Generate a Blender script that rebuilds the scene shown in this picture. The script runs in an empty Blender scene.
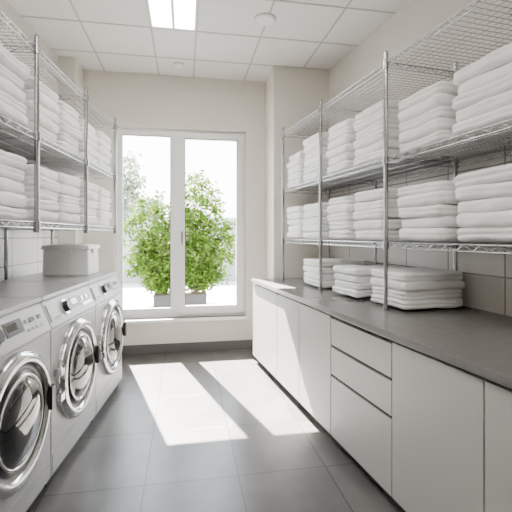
import bpy, bmesh, math, random
from mathutils import Matrix, Vector
random.seed(7)
scene = bpy.context.scene
H = 3.24           # ceiling height
CAMH = 1.376

# ------------------------------------------------------------------ materials
def new_mat(name):
    m = bpy.data.materials.new(name); m.use_nodes = True
    return m, m.node_tree.nodes, m.node_tree.links, m.node_tree.nodes['Principled BSDF']

def pmat(name, col, rough=0.5, metal=0.0, bump=0.0, bscale=50.0, var=0.0, vscale=3.0, spec=0.5, coat=0.0):
    m, N, L, b = new_mat(name)
    b.inputs['Base Color'].default_value = (*col, 1)
    b.inputs['Roughness'].default_value = rough
    b.inputs['Metallic'].default_value = metal
    b.inputs['Specular IOR Level'].default_value = spec
    b.inputs['Coat Weight'].default_value = coat
    tc = N.new('ShaderNodeTexCoord')
    if var > 0:
        n = N.new('ShaderNodeTexNoise'); n.inputs['Scale'].default_value = vscale
        n.inputs['Detail'].default_value = 6
        L.new(tc.outputs['Object'], n.inputs['Vector'])
        r = N.new('ShaderNodeMapRange')
        r.inputs['From Min'].default_value = .3; r.inputs['From Max'].default_value = .7
        r.inputs['To Min'].default_value = 1-var; r.inputs['To Max'].default_value = 1+var
        L.new(n.outputs['Fac'], r.inputs['Value'])
        v = N.new('ShaderNodeVectorMath'); v.operation = 'SCALE'
        v.inputs[0].default_value = col
        L.new(r.outputs[0], v.inputs['Scale'])
        L.new(v.outputs[0], b.inputs['Base Color'])
    if bump > 0:
        n2 = N.new('ShaderNodeTexNoise'); n2.inputs['Scale'].default_value = bscale
        n2.inputs['Detail'].default_value = 4
        L.new(tc.outputs['Object'], n2.inputs['Vector'])
        bp = N.new('ShaderNodeBump'); bp.inputs['Strength'].default_value = bump
        bp.inputs['Distance'].default_value = .01
        L.new(n2.outputs['Fac'], bp.inputs['Height'])
        L.new(bp.outputs[0], b.inputs['Normal'])
    return m

def emat(name, col, s):
    m, N, L, b = new_mat(name)
    b.inputs['Base Color'].default_value = (*col, 1)
    b.inputs['Emission Color'].default_value = (*col, 1)
    b.inputs['Emission Strength'].default_value = s
    return m

def floor_mat():
    m, N, L, b = new_mat('floor_stone_tile')
    tc = N.new('ShaderNodeTexCoord'); mp = N.new('ShaderNodeMapping')
    mp.inputs['Location'].default_value = (.219, .13, 0)
    L.new(tc.outputs['Object'], mp.inputs['Vector'])
    br = N.new('ShaderNodeTexBrick'); br.offset = 0
    br.inputs['Scale'].default_value = 1
    br.inputs['Brick Width'].default_value = .52
    br.inputs['Row Height'].default_value = .6
    br.inputs['Mortar Size'].default_value = .004
    br.inputs['Mortar Smooth'].default_value = .2
    br.inputs['Color1'].default_value = (.088, .083, .080, 1)
    br.inputs['Color2'].default_value = (.112, .106, .102, 1)
    br.inputs['Mortar'].default_value = (.024, .023, .022, 1)
    L.new(mp.outputs[0], br.inputs['Vector'])
    n = N.new('ShaderNodeTexNoise'); n.inputs['Scale'].default_value = 4; n.inputs['Detail'].default_value = 8
    L.new(tc.outputs['Object'], n.inputs['Vector'])
    r = N.new('ShaderNodeMapRange'); r.inputs['From Min'].default_value = .3; r.inputs['From Max'].default_value = .7
    r.inputs['To Min'].default_value = .78; r.inputs['To Max'].default_value = 1.22
    L.new(n.outputs['Fac'], r.inputs['Value'])
    v = N.new('ShaderNodeVectorMath'); v.operation = 'SCALE'
    L.new(br.outputs['Color'], v.inputs[0]); L.new(r.outputs[0], v.inputs['Scale'])
    L.new(v.outputs[0], b.inputs['Base Color'])
    b.inputs['Roughness'].default_value = .30
    bp = N.new('ShaderNodeBump'); bp.inputs['Strength'].default_value = .25; bp.inputs['Distance'].default_value = .004
    inv = N.new('ShaderNodeMath'); inv.operation = 'SUBTRACT'; inv.inputs[0].default_value = 1
    L.new(br.outputs['Fac'], inv.inputs[1]); L.new(inv.outputs[0], bp.inputs['Height'])
    L.new(bp.outputs[0], b.inputs['Normal'])
    return m

def walltile_mat():
    # painted plaster above 2.1 m, large ceramic tiles below (object space y = along wall)
    m, N, L, b = new_mat('wall_tile_and_paint')
    tc = N.new('ShaderNodeTexCoord'); sp = N.new('ShaderNodeSeparateXYZ')
    L.new(tc.outputs['Object'], sp.inputs[0])
    cb = N.new('ShaderNodeCombineXYZ'); L.new(sp.outputs['Y'], cb.inputs[0]); L.new(sp.outputs['Z'], cb.inputs[1])
    br = N.new('ShaderNodeTexBrick'); br.offset = 0
    br.inputs['Scale'].default_value = 1
    br.inputs['Brick Width'].default_value = .45
    br.inputs['Row Height'].default_value = .225
    br.inputs['Mortar Size'].default_value = .005
    br.inputs['Mortar Smooth'].default_value = .05
    br.inputs['Color1'].default_value = (.70, .675, .63, 1)
    br.inputs['Color2'].default_value = (.74, .715, .67, 1)
    br.inputs['Mortar'].default_value = (.22, .21, .19, 1)
    L.new(cb.outputs[0], br.inputs['Vector'])
    gt = N.new('ShaderNodeMath'); gt.operation = 'GREATER_THAN'; gt.inputs[1].default_value = 2.1
    L.new(sp.outputs['Z'], gt.inputs[0])
    mx = N.new('ShaderNodeMix'); mx.data_type = 'RGBA'
    L.new(gt.outputs[0], mx.inputs['Factor'])
    L.new(br.outputs['Color'], mx.inputs['A'])
    mx.inputs['B'].default_value = (.71, .68, .62, 1)
    L.new(mx.outputs['Result'], b.inputs['Base Color'])
    rr = N.new('ShaderNodeMapRange'); rr.inputs['To Min'].default_value = .35; rr.inputs['To Max'].default_value = .8
    L.new(gt.outputs[0], rr.inputs['Value']); L.new(rr.outputs[0], b.inputs['Roughness'])
    return m

def glass_mat():
    m = bpy.data.materials.new('window_glass'); m.use_nodes = True
    N = m.node_tree.nodes; L = m.node_tree.links; N.clear()
    o = N.new('ShaderNodeOutputMaterial'); t = N.new('ShaderNodeBsdfTransparent')
    g = N.new('ShaderNodeBsdfGlossy'); g.inputs['Roughness'].default_value = .01
    lw = N.new('ShaderNodeLayerWeight'); lw.inputs['Blend'].default_value = .12
    mx = N.new('ShaderNodeMixShader')
    L.new(lw.outputs['Fresnel'], mx.inputs[0]); L.new(t.outputs[0], mx.inputs[1]); L.new(g.outputs[0], mx.inputs[2])
    L.new(mx.outputs[0], o.inputs[0])
    return m

def leaf_mat(name, col, tcol):
    m = bpy.data.materials.new(name); m.use_nodes = True
    N = m.node_tree.nodes; L = m.node_tree.links; N.clear()
    o = N.new('ShaderNodeOutputMaterial'); d = N.new('ShaderNodeBsdfDiffuse'); t = N.new('ShaderNodeBsdfTranslucent')
    tc = N.new('ShaderNodeTexCoord'); n = N.new('ShaderNodeTexNoise'); n.inputs['Scale'].default_value = 9
    L.new(tc.outputs['Object'], n.inputs['Vector'])
    def ramp(c):
        r = N.new('ShaderNodeMapRange'); r.inputs['From Min'].default_value = .35; r.inputs['From Max'].default_value = .65
        r.inputs['To Min'].default_value = .45; r.inputs['To Max'].default_value = 1.55
        L.new(n.outputs['Fac'], r.inputs['Value'])
        v = N.new('ShaderNodeVectorMath'); v.operation = 'SCALE'; v.inputs[0].default_value = c
        L.new(r.outputs[0], v.inputs['Scale']); return v.outputs[0]
    L.new(ramp(col), d.inputs['Color']); L.new(ramp(tcol), t.inputs['Color'])
    mx = N.new('ShaderNodeMixShader'); mx.inputs[0].default_value = .45
    L.new(d.outputs[0], mx.inputs[1]); L.new(t.outputs[0], mx.inputs[2]); L.new(mx.outputs[0], o.inputs[0])
    return m

M_FLOOR = floor_mat(); M_WTILE = walltile_mat(); M_GLASS = glass_mat()
M_PAINT = pmat('wall_paint', (.73, .70, .635), .85, bump=.03, bscale=200)
M_CEIL = pmat('ceiling_tile', (.79, .78, .755), .9, bump=.05, bscale=150)
M_GRID = pmat('ceiling_grid_metal', (.48, .475, .46), .6)
M_BASE = pmat('baseboard_stone', (.10, .096, .092), .45, var=.1)
M_FRAME = pmat('window_frame_white', (.87, .87, .86), .4)
M_CAB = pmat('cabinet_laminate', (.46, .462, .438), .42)
M_DARK = pmat('shadow_gap_dark', (.03, .03, .03), .6)
M_TOP = pmat('countertop_stone', (.165, .158, .150), .26, var=.06, vscale=25)
M_CHROME = pmat('chrome_wire', (.42, .42, .43), .18, metal=1)
M_CHROME2 = pmat('door_chrome', (.60, .61, .62), .13, metal=1)
M_TOWEL = pmat('white_terry', (.95, .948, .94), .95, bump=.45, bscale=150, spec=.1)
M_WASH = pmat('washer_enamel', (.48, .485, .49), .33, metal=.15)
M_WTOP = pmat('washer_top_steel', (.38, .38, .38), .33, metal=.3)
M_PANEL = pmat('washer_fascia', (.58, .585, .59), .35)
M_BLACK = pmat('black_plastic', (.012, .012, .014), .3)
M_DGLASS = pmat('door_dark_glass', (.010, .011, .013), .06, coat=1.0)
M_BOX = pmat('box_plastic', (.93, .93, .92), .5)
M_EMIT = emat('led_diffuser', (1, .96, .90), 25.0)
M_POT = pmat('planter_dark', (.012, .013, .015), .6)
M_SOIL = pmat('soil', (.05, .035, .025), .95)
M_BARK = pmat('bark', (.07, .05, .032), .9)
M_LEAF = leaf_mat('leaf_green', (.045, .085, .014), (.075, .125, .015))
M_LEAF2 = leaf_mat('leaf_pale', (.16, .20, .15), (.13, .17, .11))
M_TERR = pmat('terrace_paving', (.45, .44, .42), .8, var=.08)
M_PARA = pmat('parapet_render', (.20, .205, .21), .8)
M_BLD = pmat('distant_facade', (.24, .25, .27), .8)
M_BWIN = pmat('distant_windows', (.14, .155, .18), .4)

# ------------------------------------------------------------------ mesh builder
class MB:
    def __init__(s): s.v=[]; s.f=[]; s.m=[]; s.sm=[]; s.mats=[]
    def mi(s, mat):
        if mat not in s.mats: s.mats.append(mat)
        return s.mats.index(mat)
    def add(s, vs, fs, mat, M=None, smooth=False):
        o=len(s.v); k=s.mi(mat)
        for p in vs:
            p=Vector(p); s.v.append(M@p if M else p)
        for f in fs:
            s.f.append([o+i for i in f]); s.m.append(k); s.sm.append(smooth)
    def box(s,x0,x1,y0,y1,z0,z1,mat,M=None):
        vs=[(x,y,z) for x in (x0,x1) for y in (y0,y1) for z in (z0,z1)]
        s.add(vs,[(0,1,3,2),(4,6,7,5),(0,4,5,1),(2,3,7,6),(0,2,6,4),(1,5,7,3)],mat,M)
    def prism(s, poly, z0, z1, mat, M=None):   # poly CCW in xy
        n=len(poly)
        vs=[(x,y,z0) for x,y in poly]+[(x,y,z1) for x,y in poly]
        fs=[tuple(range(n-1,-1,-1)),tuple(range(n,2*n))]+[(i,(i+1)%n,n+(i+1)%n,n+i) for i in range(n)]
        s.add(vs,fs,mat,M)
    def cyl(s,p0,p1,r,mat,seg=10,M=None,r1=None,caps=True,smooth=True):
        p0=Vector(p0);p1=Vector(p1); r1=r if r1 is None else r1
        d=(p1-p0).normalized(); a=d.orthogonal().normalized(); b=d.cross(a)
        vs=[]
        for p,rr in ((p0,r),(p1,r1)):
            for i in range(seg):
                t=2*math.pi*i/seg; vs.append(p+(a*math.cos(t)+b*math.sin(t))*rr)
        s.add(vs,[(i,(i+1)%seg,seg+(i+1)%seg,seg+i) for i in range(seg)],mat,M,smooth)
        if caps:
            s.add(vs[:seg],[tuple(range(seg-1,-1,-1))],mat,M); s.add(vs[seg:],[tuple(range(seg))],mat,M)
    def lathe_x(s,prof,mat,seg=48,M=None):  # prof list (r,x)
        vs=[]
        for r,x in prof:
            for i in range(seg):
                t=2*math.pi*i/seg; vs.append((x,r*math.cos(t),r*math.sin(t)))
        fs=[]
        for k in range(len(prof)-1):
            for i in range(seg):
                j=(i+1)%seg; fs.append((k*seg+i,k*seg+j,(k+1)*seg+j,(k+1)*seg+i))
        s.add(vs,fs,mat,M,True)
    def obj(s,name,M=None,parent=None,bevel=0):
        me=bpy.data.meshes.new(name); me.from_pydata([tuple(v) for v in s.v],[],s.f)
        for m in s.mats: me.materials.append(m)
        for p,k,q in zip(me.polygons,s.m,s.sm): p.material_index=k; p.use_smooth=q
        me.update()
        o=bpy.data.objects.new(name,me); scene.collection.objects.link(o)
        if parent: o.parent=parent
        if M is not None: o.matrix_local=M
        if bevel:
            b=o.modifiers.new('bevel','BEVEL'); b.width=bevel; b.segments=2; b.limit_method='ANGLE'; b.angle_limit=math.radians(40)
        return o

def empty(name,M):
    e=bpy.data.objects.new(name,None); e.empty_display_size=.1
    scene.collection.objects.link(e); e.matrix_world=M; return e

T=Matrix.Translation
def Rz(a): return Matrix.Rotation(a,4,'Z')
RA=math.atan(.115); LA=-math.atan(.10)
RF=T((1.60,4.30,0))@Rz(RA)      # right wall frame: wall x=0, room x<0
LF=T((-1.30,4.46,0))@Rz(LA)     # left wall frame: wall x=0, room x>0

# ------------------------------------------------------------------ room shell
YW=4.78; YB=-2.0
m=MB(); m.box(-2.6,3.0,YB-.15,YW+.22,-.12,0,M_FLOOR); m.obj('floor')
m=MB(); m.box(-2.6,3.0,YB-.15,YW+.22,H,H+.12,M_CEIL); m.obj('ceiling')
m=MB(); m.box(0,.15,-6.6,.6,0,H,M_WTILE); m.obj('wall_right',RF)
m=MB(); m.box(-.15,0,-6.8,.5,0,H,M_WTILE); m.obj('wall_left',LF)
m=MB(); m.box(-2.4,2.9,YB-.15,YB,0,H,M_PAINT); m.obj('wall_rear')
OX0,OX1,OZ0,OZ1=-.79,.72,.40,2.63
m=MB()
m.box(-1.5,OX0,YW,YW+.22,0,H,M_PAINT); m.box(OX1,1.9,YW,YW+.22,0,H,M_PAINT)
m.box(OX0,OX1,YW,YW+.22,0,OZ0,M_PAINT); m.box(OX0,OX1,YW,YW+.22,OZ1,H,M_PAINT)
m.obj('wall_window')
m=MB(); m.box(.96,1.62,4.30,YW,0,H,M_PAINT); m.obj('pilaster')
m=MB(); m.box(-1.31,-1.13,4.46,YW,0,H,M_PAINT); m.obj('pilaster')
m=MB(); m.box(-1.13,.96,YW-.015,YW,0,.11,M_BASE); m.obj('baseboard_window')
m=MB(); m.box(.945,.96,4.30,YW-.015,0,.11,M_BASE); m.box(-1.13,-1.115,4.46,YW-.015,0,.11,M_BASE); m.obj('baseboard_pilaster')
# window sill
m=MB(); m.box(OX0-.03,OX1+.03,YW-.05,YW+.06,OZ0-.035,OZ0,M_FRAME); m.obj('window_sill',bevel=.004)

# ceiling grid strips
m=MB()
for x in (-1.5,-.9,-.3,.1,.7,1.3,1.9): m.box(x-.008,x+.008,YB,YW,H-.004,H,M_GRID)
for k in range(12):
    y=4.3-.6*k
    if y>YB: m.box(-2.0,2.3,y-.008,y+.008,H-.004,H,M_GRID)
m.obj('trim_1')
# led panel in view, plus added fill panels
def led(cx,cy,w,l):
    e=empty('ceiling_light_and_fill',T((cx,cy,H)))
    f=MB(); t=.018
    f.box(-w/2,w/2,-l/2,-l/2+t,-.02,0,M_FRAME); f.box(-w/2,w/2,l/2-t,l/2,-.02,0,M_FRAME)
    f.box(-w/2,-w/2+t,-l/2+t,l/2-t,-.02,0,M_FRAME); f.box(w/2-t,w/2,-l/2+t,l/2-t,-.02,0,M_FRAME)
    f.box(-.012,.012,-l/2+t,l/2-t,-.02,0,M_FRAME); f.obj('frame',parent=e)
    d=MB(); d.box(-w/2+t,-.012,-l/2+t,l/2-t,-.012,-.002,M_EMIT); d.box(.012,w/2-t,-l/2+t,l/2-t,-.012,-.002,M_EMIT)
    d.obj('diffuser',parent=e)
led(-.1,3.06,.40,1.2); led(-.1,.7,.40,1.2); led(-.1,-1.1,.40,1.2)  # first is the visible fixture; other two are unseen, added as interior fill
# smoke detector & sprinkler
def disc(name,x,y,r,h):
    m=MB(); m.cyl((0,0,-h*.4),(0,0,0),r,M_GRID,32); m.cyl((0,0,-h),(0,0,-h*.4),r*.8,M_FRAME,32,r1=r*.95)
    m.obj(name,T((x,y,H)))
disc('smoke_detector',.68,3.38,.095,.022)
disc('sprinkler_head',-.07,4.45,.06,.02)

# ------------------------------------------------------------------ window
e=empty('window_1',T((0,YW+.07,0)))
def ring(mb,x0,x1,z0,z1,b,y0,y1,mat,bt=None,bb=None):
    bt=b if bt is None else bt; bb=b if bb is None else bb
    mb.box(x0,x0+b,y0,y1,z0,z1,mat); mb.box(x1-b,x1,y0,y1,z0,z1,mat)
    mb.box(x0+b,x1-b,y0,y1,z1-bt,z1,mat); mb.box(x0+b,x1-b,y0,y1,z0,z0+bb,mat)
f=MB(); ring(f,OX0,OX1,OZ0,OZ1,.035,0,.09,M_FRAME)
XM=-.10
f.box(XM-.035,XM+.035,0,.09,OZ0+.035,OZ1-.035,M_FRAME); f.obj('frame',parent=e,bevel=.004)
f=MB(); ring(f,OX0+.035,XM-.035,OZ0+.035,OZ1-.035,.035,.01,.07,M_FRAME,.05,.07); f.obj('fixed_sash',parent=e,bevel=.004)
f=MB(); ring(f,XM+.03,OX1-.03,OZ0+.03,OZ1-.03,.07,-.02,.06,M_FRAME,.075,.095); f.obj('opening_sash',parent=e,bevel=.004)
g=MB(); g.box(OX0+.07,XM-.07,.035,.041,OZ0+.10,OZ1-.08,M_GLASS); g.obj('glass_left',parent=e)
g=MB(); g.box(XM+.10,OX1-.10,.025,.031,OZ0+.125,OZ1-.105,M_GLASS); g.obj('glass_right',parent=e)
g=MB()   # dark glazing gaskets
ring(g,OX0+.069,XM-.069,OZ0+.104,OZ1-.084,.006,.006,.0095,M_BLACK)
ring(g,XM+.099,OX1-.099,OZ0+.124,OZ1-.104,.006,-.0235,-.0205,M_BLACK)
g.obj('gaskets',parent=e)
g=MB(); hx=XM+.065; g.box(hx-.012,hx+.012,-.03,-.02,1.32,1.42,M_CHROME2); g.cyl((hx,-.03,1.38),(hx,-.06,1.38),.008,M_CHROME2)
g.box(hx-.009,hx+.009,-.07,-.055,1.26,1.39,M_CHROME2); g.obj('handle',parent=e)

# ------------------------------------------------------------------ base cabinets (right frame)
XF=-.868
ys=[-.05,-.68,-1.20,-1.73,-2.38,-2.93,-3.50,-4.12]
def y_on_pil(xl):   # local y where world Y=4.297, so the run meets the pilaster face
    return (4.297-4.30 - xl*math.sin(RA))/math.cos(RA)
ce=empty('base_cabinet_run',RF)
c=MB()
poly=[(XF+.02,-4.12),(-.005,-4.12),(-.005,y_on_pil(-.005)),(XF+.02,y_on_pil(XF+.02))]
c.prism(poly,.07,.835,M_CAB)
c.prism([(XF+.05,-4.12),(-.005,-4.12),(-.005,y_on_pil(-.005)),(XF+.05,y_on_pil(XF+.05)-.02)],0,.07,M_DARK)
c.prism([(XF+.04,-4.12),(-.005,-4.12),(-.005,y_on_pil(-.005)),(XF+.04,y_on_pil(XF+.04)-.01)],.835,.862,M_DARK)
c.obj('carcass',parent=ce)
d=MB(); gp=.004
ys[0]=y_on_pil(XF)-.002
for i in range(7):
    y1,y0=ys[i]-gp,ys[i+1]+gp
    if i==3 or i==6:
        for z0,z1 in ((.075,.455),(.475,.645),(.665,.835)): d.box(XF,XF+.02,y0,y1,z0,z1,M_CAB)
        for z0 in (.455,.645): d.box(XF+.012,XF+.02,y0,y1,z0,z0+.02,M_DARK)
    else: d.box(XF,XF+.02,y0,y1,.075,.845,M_CAB)
for y in ys[1:-1]: d.box(XF+.016,XF+.0205,y-gp,y+gp,.075,.84,M_DARK)
d.obj('door_fronts',parent=ce,bevel=.0015)
m=MB(); XC=XF-.018
m.prism([(XC,-4.13),(-.003,-4.13),(-.003,y_on_pil(-.003)),(XC,y_on_pil(XC))],.862,.90,M_TOP)
m.obj('countertop',parent=ce,bevel=.003)

# ------------------------------------------------------------------ wire racks
def wire(mb,p0,p1,r=.0025): mb.cyl(p0,p1,r,M_CHROME,4,caps=False)
def rack(name,F,xf,xb,ys,shelves,zf,zb,ztop):
    mb=MB()
    for y in ys:
        for x,z0 in ((xf,zf),(xb,zb)):
            mb.cyl((x,y,z0),(x,y,ztop),.0135,M_CHROME,12)
            mb.cyl((x,y,ztop),(x,y,ztop+.012),.0155,M_CHROME,12,r1=.008)
            mb.cyl((x,y,z0),(x,y,z0+.02),.018,M_CHROME,12)
            for z in shelves: mb.cyl((x,y,z-.04),(x,y,z+.012),.021,M_CHROME,12,r1=.0185)
            k=z0+.05
            while k<ztop: mb.cyl((x,y,k),(x,y,k+.004),.0148,M_CHROME,8,caps=False); k+=.05
    ya,yb=ys[-1],ys[0]
    for si,z in enumerate(shelves):
        for x in (xf,xb):
            for zz in (z,z-.032): wire(mb,(x,ya,zz),(x,yb,zz),.0042)
            n=int((yb-ya)/.05); st=(yb-ya)/n
            for i in range(n):
                za,zc=(z,z-.032) if i%2 else (z-.032,z)
                wire(mb,(x,ya+i*st,za),(x,ya+(i+1)*st,zc),.0028)
        for y in ys:
            for zz in (z,z-.032): wire(mb,(xf,y,zz),(xb,y,zz),.004)
            n=8
            for i in range(n):
                za,zc=(z,z-.032) if i%2 else (z-.032,z)
                wire(mb,(xf+(xb-xf)*i/n,y,za),(xf+(xb-xf)*(i+1)/n,y,zc),.0026)
        top = si==len(shelves)-1
        st=.04 if top else .028; n=int((yb-ya)/st)
        for i in range(1,n): wire(mb,(xf,ya+i*st,z+.003),(xb,ya+i*st,z+.003),.0024 if top else .0019)
        nl=12 if top else 4
        for i in range(1,nl): x=xf+(xb-xf)*i/nl; wire(mb,(x,ya,z-.003),(x,yb,z-.003),.0026 if top else .0032)
    return mb.obj(name,F)
RZ=[1.33,1.86,2.46]; RYS=[-.075,-.985,-1.915,-2.87,-3.8]
rack('wire_shelving_rack',RF,-.58,-.045,RYS,RZ,.902,.902,2.52)
LZ=[1.45,1.96,2.46]; LYS=[-.27,-1.09,-1.91,-2.73,-3.55]
rack('wire_shelving_rack',LF,.65,.05,LYS,LZ,1.39,0,2.52)

# ------------------------------------------------------------------ towels
def slab(mb,cx,cy,z,a,b,t,ang,seed,groove):
    """soft folded towel, half sizes a(x) b(y), thickness t; grooves show the folded layers"""
    rnd=random.Random(seed); cr=.036
    P=[]; nE=12
    cor=[(1,1,0),(-1,1,90),(-1,-1,180),(1,-1,270)]
    for ci,(sx,sy,a0) in enumerate(cor):
        for k in range(4):
            an=math.radians(a0+k*30)
            P.append((sx*(a-cr)+cr*math.cos(an),sy*(b-cr)+cr*math.sin(an),math.cos(an),math.sin(an)))
        nx,ny,_=cor[(ci+1)%4]; an=math.radians(a0+90)
        x0,y0=sx*(a-cr)+cr*math.cos(an),sy*(b-cr)+cr*math.sin(an)
        x1,y1=nx*(a-cr)+cr*math.cos(an),ny*(b-cr)+cr*math.sin(an)
        for k in range(1,nE): P.append((x0+(x1-x0)*k/nE,y0+(y1-y0)*k/nE,math.cos(an),math.sin(an)))
    n=len(P); h=t/2
    ph=[rnd.uniform(0,6.28) for _ in range(8)]
    def wob(x,y):
        return .0026*math.sin(x*12+ph[0])+.0026*math.sin(y*13+ph[1])+.0014*math.sin(x*29+y*25+ph[2])
    def out(x,y,zf):
        return .003*math.sin(x*17+ph[3])+.003*math.sin(y*19+ph[4])+.0022*math.sin(x*41+y*37+zf*2.1+ph[5])
    ca,sa=math.cos(ang),math.sin(ang)
    vs=[]
    prof=[(-1,1.15,.6),(-1,1.15,.2),(-1,1.12,.0),(-.97,.78,0),(-.84,.38,0),(-.55,.09,0),(-.27,.04,0),
          (-.04,.30*groove,0),(.03,.30*groove,0),(.24,.02,0),(.55,.05,0),(.84,.34,0),(.97,.74,0),(1,1.12,0),(1.05,1.15,.2),(1.08,1.15,.6)]
    for zf,ho,ins in prof:
        for x,y,nx,ny in P:
            off=-h*ho+out(x,y,zf)
            sc=1-ins
            px=(x+nx*off)*sc; py=(y+ny*off)*sc
            pz=z+h+h*zf+wob(px,py)
            vs.append((cx+px*ca-py*sa,cy+px*sa+py*ca,pz))
    R=len(prof); fs=[]
    for k in range(R-1):
        for i in range(n):
            j=(i+1)%n; fs.append((k*n+i,k*n+j,(k+1)*n+j,(k+1)*n+i))
    fs.append(tuple(range(n-1,-1,-1))); fs.append(tuple(range((R-1)*n,R*n)))
    mb.add(vs,fs,M_TOWEL,None,True)
sid=[0]
def stack(F,x0,x1,y0,y1,z,n,t=.056,rot=0.0,jit=1.0,name='towel_stack'):
    sid[0]+=1; rnd=random.Random(100+sid[0])
    cx,cy=(x0+x1)/2,(y0+y1)/2; a,b=abs(x1-x0)/2,abs(y1-y0)/2
    mb=MB(); zz=.006
    for i in range(n):
        tt=t*rnd.uniform(.9,1.12); ox=rnd.uniform(-.010,.010)*jit; oy=rnd.uniform(-.007,.007)*jit; an=rnd.uniform(-.025,.025)*jit
        da=rnd.uniform(-.006,.005)
        slab(mb,ox,oy,zz,a+da,b+da,tt*1.05,an,sid[0]*50+i,rnd.choice([1.0,.6,.3,.1]))
        zz+=tt
    return mb.obj(name,F@T((cx,cy,z))@Rz(rot))
zo=.006
for zi,z in enumerate((RZ[0]+zo,RZ[1]+zo)):
    spans=[(-.47,-.12),(-.92,-.54),(-1.40,-1.05),(-1.86,-1.47),(-2.37,-1.99),(-2.82,-2.44),(-3.3,-2.92),(-3.75,-3.35)]
    ns=[[5,5,5,5,5,5,5,5],[5,6,6,6,5,5,5,5]][zi]
    for (a,b),n in zip(spans,ns):
        stack(RF,-.56,-.10,a,b,z,n,.064)
for z in (LZ[0]+zo,LZ[1]+zo):
    for i,(a,b) in enumerate([(-.66,-.31),(-1.05,-.70),(-1.48,-1.14),(-1.87,-1.52),(-2.30,-1.95),(-2.70,-2.34),(-3.12,-2.77),(-3.51,-3.16)]):
        stack(LF,.15,.63,a,b,z,[5,5,5,5,5,5,5,5][i],.067)
stack(RF,-.53,-.07,-2.03,-1.64,.908,4,.056,rot=-.01,jit=.6)
stack(RF,-.56,-.09,-1.53,-1.15,.908,4,.054,rot=.0,jit=.6)
stack(RF,-.56,-.10,-.94,-.55,.908,4,.058,rot=.01,jit=.6)

# ------------------------------------------------------------------ washing machines
def washer(yc):
    W=.372; e=empty('washing_machine',LF@T((.79,yc,0)))
    m=MB(); m.box(-.70,0,-W,W,.055,.855,M_WASH); m.obj('body',parent=e,bevel=.008)
    m=MB(); m.box(-.68,-.03,-W+.01,W-.01,0,.055,M_BLACK); m.obj('plinth',parent=e)
    m=MB(); m.box(0,.004,-W+.012,W-.012,.065,.175,M_WASH); m.obj('kick_panel',parent=e,bevel=.002)
    m=MB(); pr=[(-.70,.858),(.004,.858),(.004,.87),(-.055,1.012),(-.70,1.012)]
    vs=[(x,-W,z) for x,z in pr]+[(x,W,z) for x,z in pr]; n=5
    m.add(vs,[tuple(range(n)),tuple(range(2*n-1,n-1,-1))]+[(i,n+i,n+(i+1)%n,(i+1)%n) for i in range(n)],M_PANEL)
    m.obj('fascia',parent=e,bevel=.004)
    m=MB(); m.box(-.71,-.045,-W,W,1.014,1.04,M_WTOP); m.obj('top_lid',parent=e,bevel=.006)
    sl=math.atan2(.059,.142)
    P=T((-.0255,0,.941))@Matrix.Rotation(-sl,4,'Y')   # local x = outward normal
    m=MB()
    m.cyl((0,-.13,0),(.012,-.13,0),.046,M_CHROME2,28,M=P); m.cyl((.012,-.13,0),(.036,-.13,0),.036,M_BLACK,28,M=P,r1=.031)
    m.box(0,.004,-.03,.12,-.028,.04,M_BLACK,P)
    m.box(.004,.0045,-.015,.07,-.005,.028,M_DGLASS,P)
    for k in range(4): m.box(0,.007,.15+k*.042,.178+k*.042,.0,.022,M_BLACK if k%2 else M_CHROME2,P)
    for k in range(4): m.box(0,.006,.15+k*.042,.178+k*.042,-.04,-.025,M_CHROME2,P)
    m.box(0,.008,-W+.02,-.20,-.05,.05,M_PANEL,P); m.box(.008,.0085,-W+.06,-.235,-.042,-.028,M_BLACK,P)
    m.obj('controls',parent=e)
    D=T((0,0,.54)); m=MB()
    m.lathe_x([(.305,0),(.305,.018),(.298,.034),(.28,.044),(.262,.046),(.250,.040),(.243,.028)],M_CHROME2,64,D)
    m.lathe_x([(.243,.028),(.232,.020),(.214,.022),(.204,.034)],M_BLACK,64,D)
    m.lathe_x([(.204,.034),(.201,.038),(.195,.038),(.191,.034)],M_CHROME2,64,D)
    m.lathe_x([(.191,.034),(.18,.034),(.165,.045),(.14,.056),(.10,.066),(.06,.071),(.02,.073),(.0005,.0735)],M_DGLASS,64,D)
    m.box(.03,.062,.245,.285,-.06,.06,M_BLACK,D)
    m.box(0,.04,-.335,-.285,-.09,-.05,M_CHROME2,D); m.box(0,.04,-.335,-.285,.05,.09,M_CHROME2,D)
    m.obj('porthole_door',parent=e)
for yc in (-.93,-1.68,-2.43,-3.18): washer(yc)

# storage box on far machine
e=empty('storage_box',LF@T((.43,-.79,1.041)))
m=MB()
def taper(m,hx,hy,hx2,hy2,z0,z1,mat):
    vs=[(sx*hx,sy*hy,z0) for sx,sy in((-1,-1),(1,-1),(1,1),(-1,1))]+[(sx*hx2,sy*hy2,z1) for sx,sy in((-1,-1),(1,-1),(1,1),(-1,1))]
    m.add(vs,[(3,2,1,0),(4,5,6,7),(0,1,5,4),(1,2,6,5),(2,3,7,6),(3,0,4,7)],mat)
taper(m,.185,.14,.18,.135,0,.215,M_BOX); m.obj('tub',parent=e,bevel=.012)
m=MB(); taper(m,.193,.148,.185,.14,.216,.25,M_BOX); m.box(-.15,.15,-.10,.10,.2505,.257,M_BOX); m.obj('lid',parent=e,bevel=.006)
m=MB(); m.box(-.05,.05,-.152,-.138,.18,.23,M_BOX); m.box(.183,.197,-.05,.05,.18,.23,M_BOX); m.obj('latches',parent=e,bevel=.003)

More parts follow.
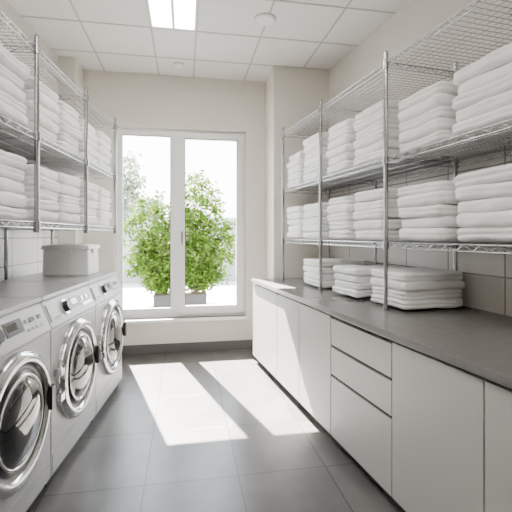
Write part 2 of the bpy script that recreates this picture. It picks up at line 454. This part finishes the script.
# ------------------------------------------------------------------ outside
m=MB(); m.box(-30,30,YW+.22,60,-.15,-.02,M_TERR); m.obj('terrace_ground')
m=MB(); m.box(-14,14,12,12.2,-.02,1.08,M_PARA); m.box(-14,14,11.95,12.25,1.08,1.14,M_PARA); m.obj('parapet')
m=MB(); m.box(-16,-2.5,44,52,-.02,5.2,M_BLD); m.box(-2.5,14,46,54,-.02,3.4,M_BLD)
for k in range(12): m.box(-15.5+k*1.1,-14.8+k*1.1,43.95,44,3.2,4.4,M_BWIN)
for k in range(13): m.box(-2+k*1.2,-1.2+k*1.2,45.95,46,1.9,2.9,M_BWIN)
m.obj('distant_building')
def foliage(name,x,y,z,n,leaf,mat,tips,seed,planter=None,br=.02,spread=.15,low=.0):
    """multi-stem bush: tips = list of stem end points (local)"""
    rnd=random.Random(seed); mb=MB(); zb=0
    if planter:
        w,d,h=planter
        for cx in (-w*.55,w*.55):
            mb.box(cx-w*.42,cx+w*.42,-d/2,d/2,0,h,M_POT); mb.box(cx-w*.44,cx+w*.44,-d/2-.015,d/2+.015,h,h+.03,M_POT)
            mb.box(cx-w*.38,cx+w*.38,-d/2+.03,d/2-.03,h+.03,h+.034,M_SOIL)
        zb=h+.03
    cl=[]
    for tip in tips:
        tip=Vector(tip); bx=(-1 if tip.x<0 else 1)*(planter[0]*.55 if planter else 0)+rnd.uniform(-.08,.08)
        p=Vector((bx,rnd.uniform(-.05,.05),zb)); seg=7; b0=p.copy()
        for k in range(seg):
            f=(k+1)/seg
            q=Vector((b0.x+(tip.x-b0.x)*f**.75,b0.y+(tip.y-b0.y)*f**.75,zb+(tip.z-zb)*f))+Vector((rnd.uniform(-.03,.03),rnd.uniform(-.03,.03),0))
            mb.cyl(p,q,br*(1-k/seg*.75),M_BARK,5,caps=False,r1=br*(1-(k+1)/seg*.75))
            if q.z>zb+low: cl.append((q,spread*.8))
            for b in range(4):
                s=q+Vector((rnd.uniform(-1,1),rnd.uniform(-1,1),rnd.uniform(-.3,.7)))*spread*1.7
                mb.cyl(q,s,br*.25,M_BARK,4,caps=False)
                if s.z>zb+low: cl.append((s,spread*.55))
            p=q
    for i in range(n):
        c,r=rnd.choice(cl)
        p=c+Vector((rnd.gauss(0,1),rnd.gauss(0,1),rnd.gauss(0,1)))*r*.6
        if p.z<zb+.03: p.z=zb+.03+rnd.random()*.2
        d=Vector((rnd.uniform(-1,1),rnd.uniform(-1,1),rnd.uniform(-.8,.4))).normalized()
        sd=d.cross(Vector((rnd.uniform(-1,1),rnd.uniform(-1,1),rnd.uniform(-1,1)))).normalized()
        u=d.cross(sd); l=leaf*rnd.uniform(.6,1.4); wd=l*.27
        mb.add([p,p+d*l*.45+sd*wd+u*l*.06,p+d*l,p+d*l*.45-sd*wd+u*l*.06],[(0,1,2),(0,2,3)],mat)
    return mb.obj(name,T((x,y,z)))
tips=[(-.97,0,1.45),(-.84,.3,1.75),(-.76,-.2,1.3),(-.64,.1,1.98),(-.5,-.25,2.0),(-.36,.25,1.95),(-.2,-.1,1.85),(-.05,.2,1.9),
      (.08,.1,2.15),(.16,-.2,2.38),(.28,.2,2.5),(.42,-.1,2.4),(.54,.25,2.25),(.68,-.15,2.1),(.8,.1,1.9),(.92,-.1,1.6),(1.0,0,1.3),
      (.25,0,1.7),(-.65,0,1.0),(.62,-.2,1.3),(-.3,-.3,1.4),(.95,.2,1.0),(-.9,.2,.9),(0,-.3,1.5)]
foliage('potted_tree',-.09,8.1,-.02,13500,.085,M_LEAF,tips,3,planter=(.52,.42,.20),br=.013,spread=.145)
rr=random.Random(4)
tt=[(rr.uniform(-1.7,1.7),rr.uniform(-1,1),rr.uniform(3.6,6.0)) for _ in range(9)]
foliage('tree',-4.6,24,-.02,3500,.28,M_LEAF2,tt,9,br=.09,spread=.5,low=1.6)

# ------------------------------------------------------------------ light
w=bpy.data.worlds.new('sky'); scene.world=w; w.use_nodes=True
N=w.node_tree.nodes; L=w.node_tree.links; bg=N['Background']
tc=N.new('ShaderNodeTexCoord'); sp=N.new('ShaderNodeSeparateXYZ'); L.new(tc.outputs['Generated'],sp.inputs[0])
cr=N.new('ShaderNodeValToRGB'); L.new(sp.outputs['Z'],cr.inputs[0])
cr.color_ramp.elements[0].color=(1,1,1,1); cr.color_ramp.elements[1].color=(.72,.85,1,1); cr.color_ramp.elements[1].position=.8
L.new(cr.outputs[0],bg.inputs[0]); bg.inputs[1].default_value=14.5
sd=bpy.data.lights.new('sun','SUN'); sd.energy=180; sd.angle=math.radians(.5); sd.color=(1,.94,.86)
so=bpy.data.objects.new('sun',sd); scene.collection.objects.link(so)
so.rotation_euler=Vector((.60,-2.2,-2.5)).to_track_quat('-Z','Y').to_euler(); so.location=(-2,10,9)

# ------------------------------------------------------------------ camera
cd=bpy.data.cameras.new('camera'); co=bpy.data.objects.new('camera',cd); scene.collection.objects.link(co)
cd.lens=400/512*36; cd.sensor_width=36; cd.shift_y=-21/512; cd.clip_start=.02
co.location=(0,0,CAMH); co.rotation_euler=(math.radians(90),0,math.radians(-10.06))
scene.camera=co
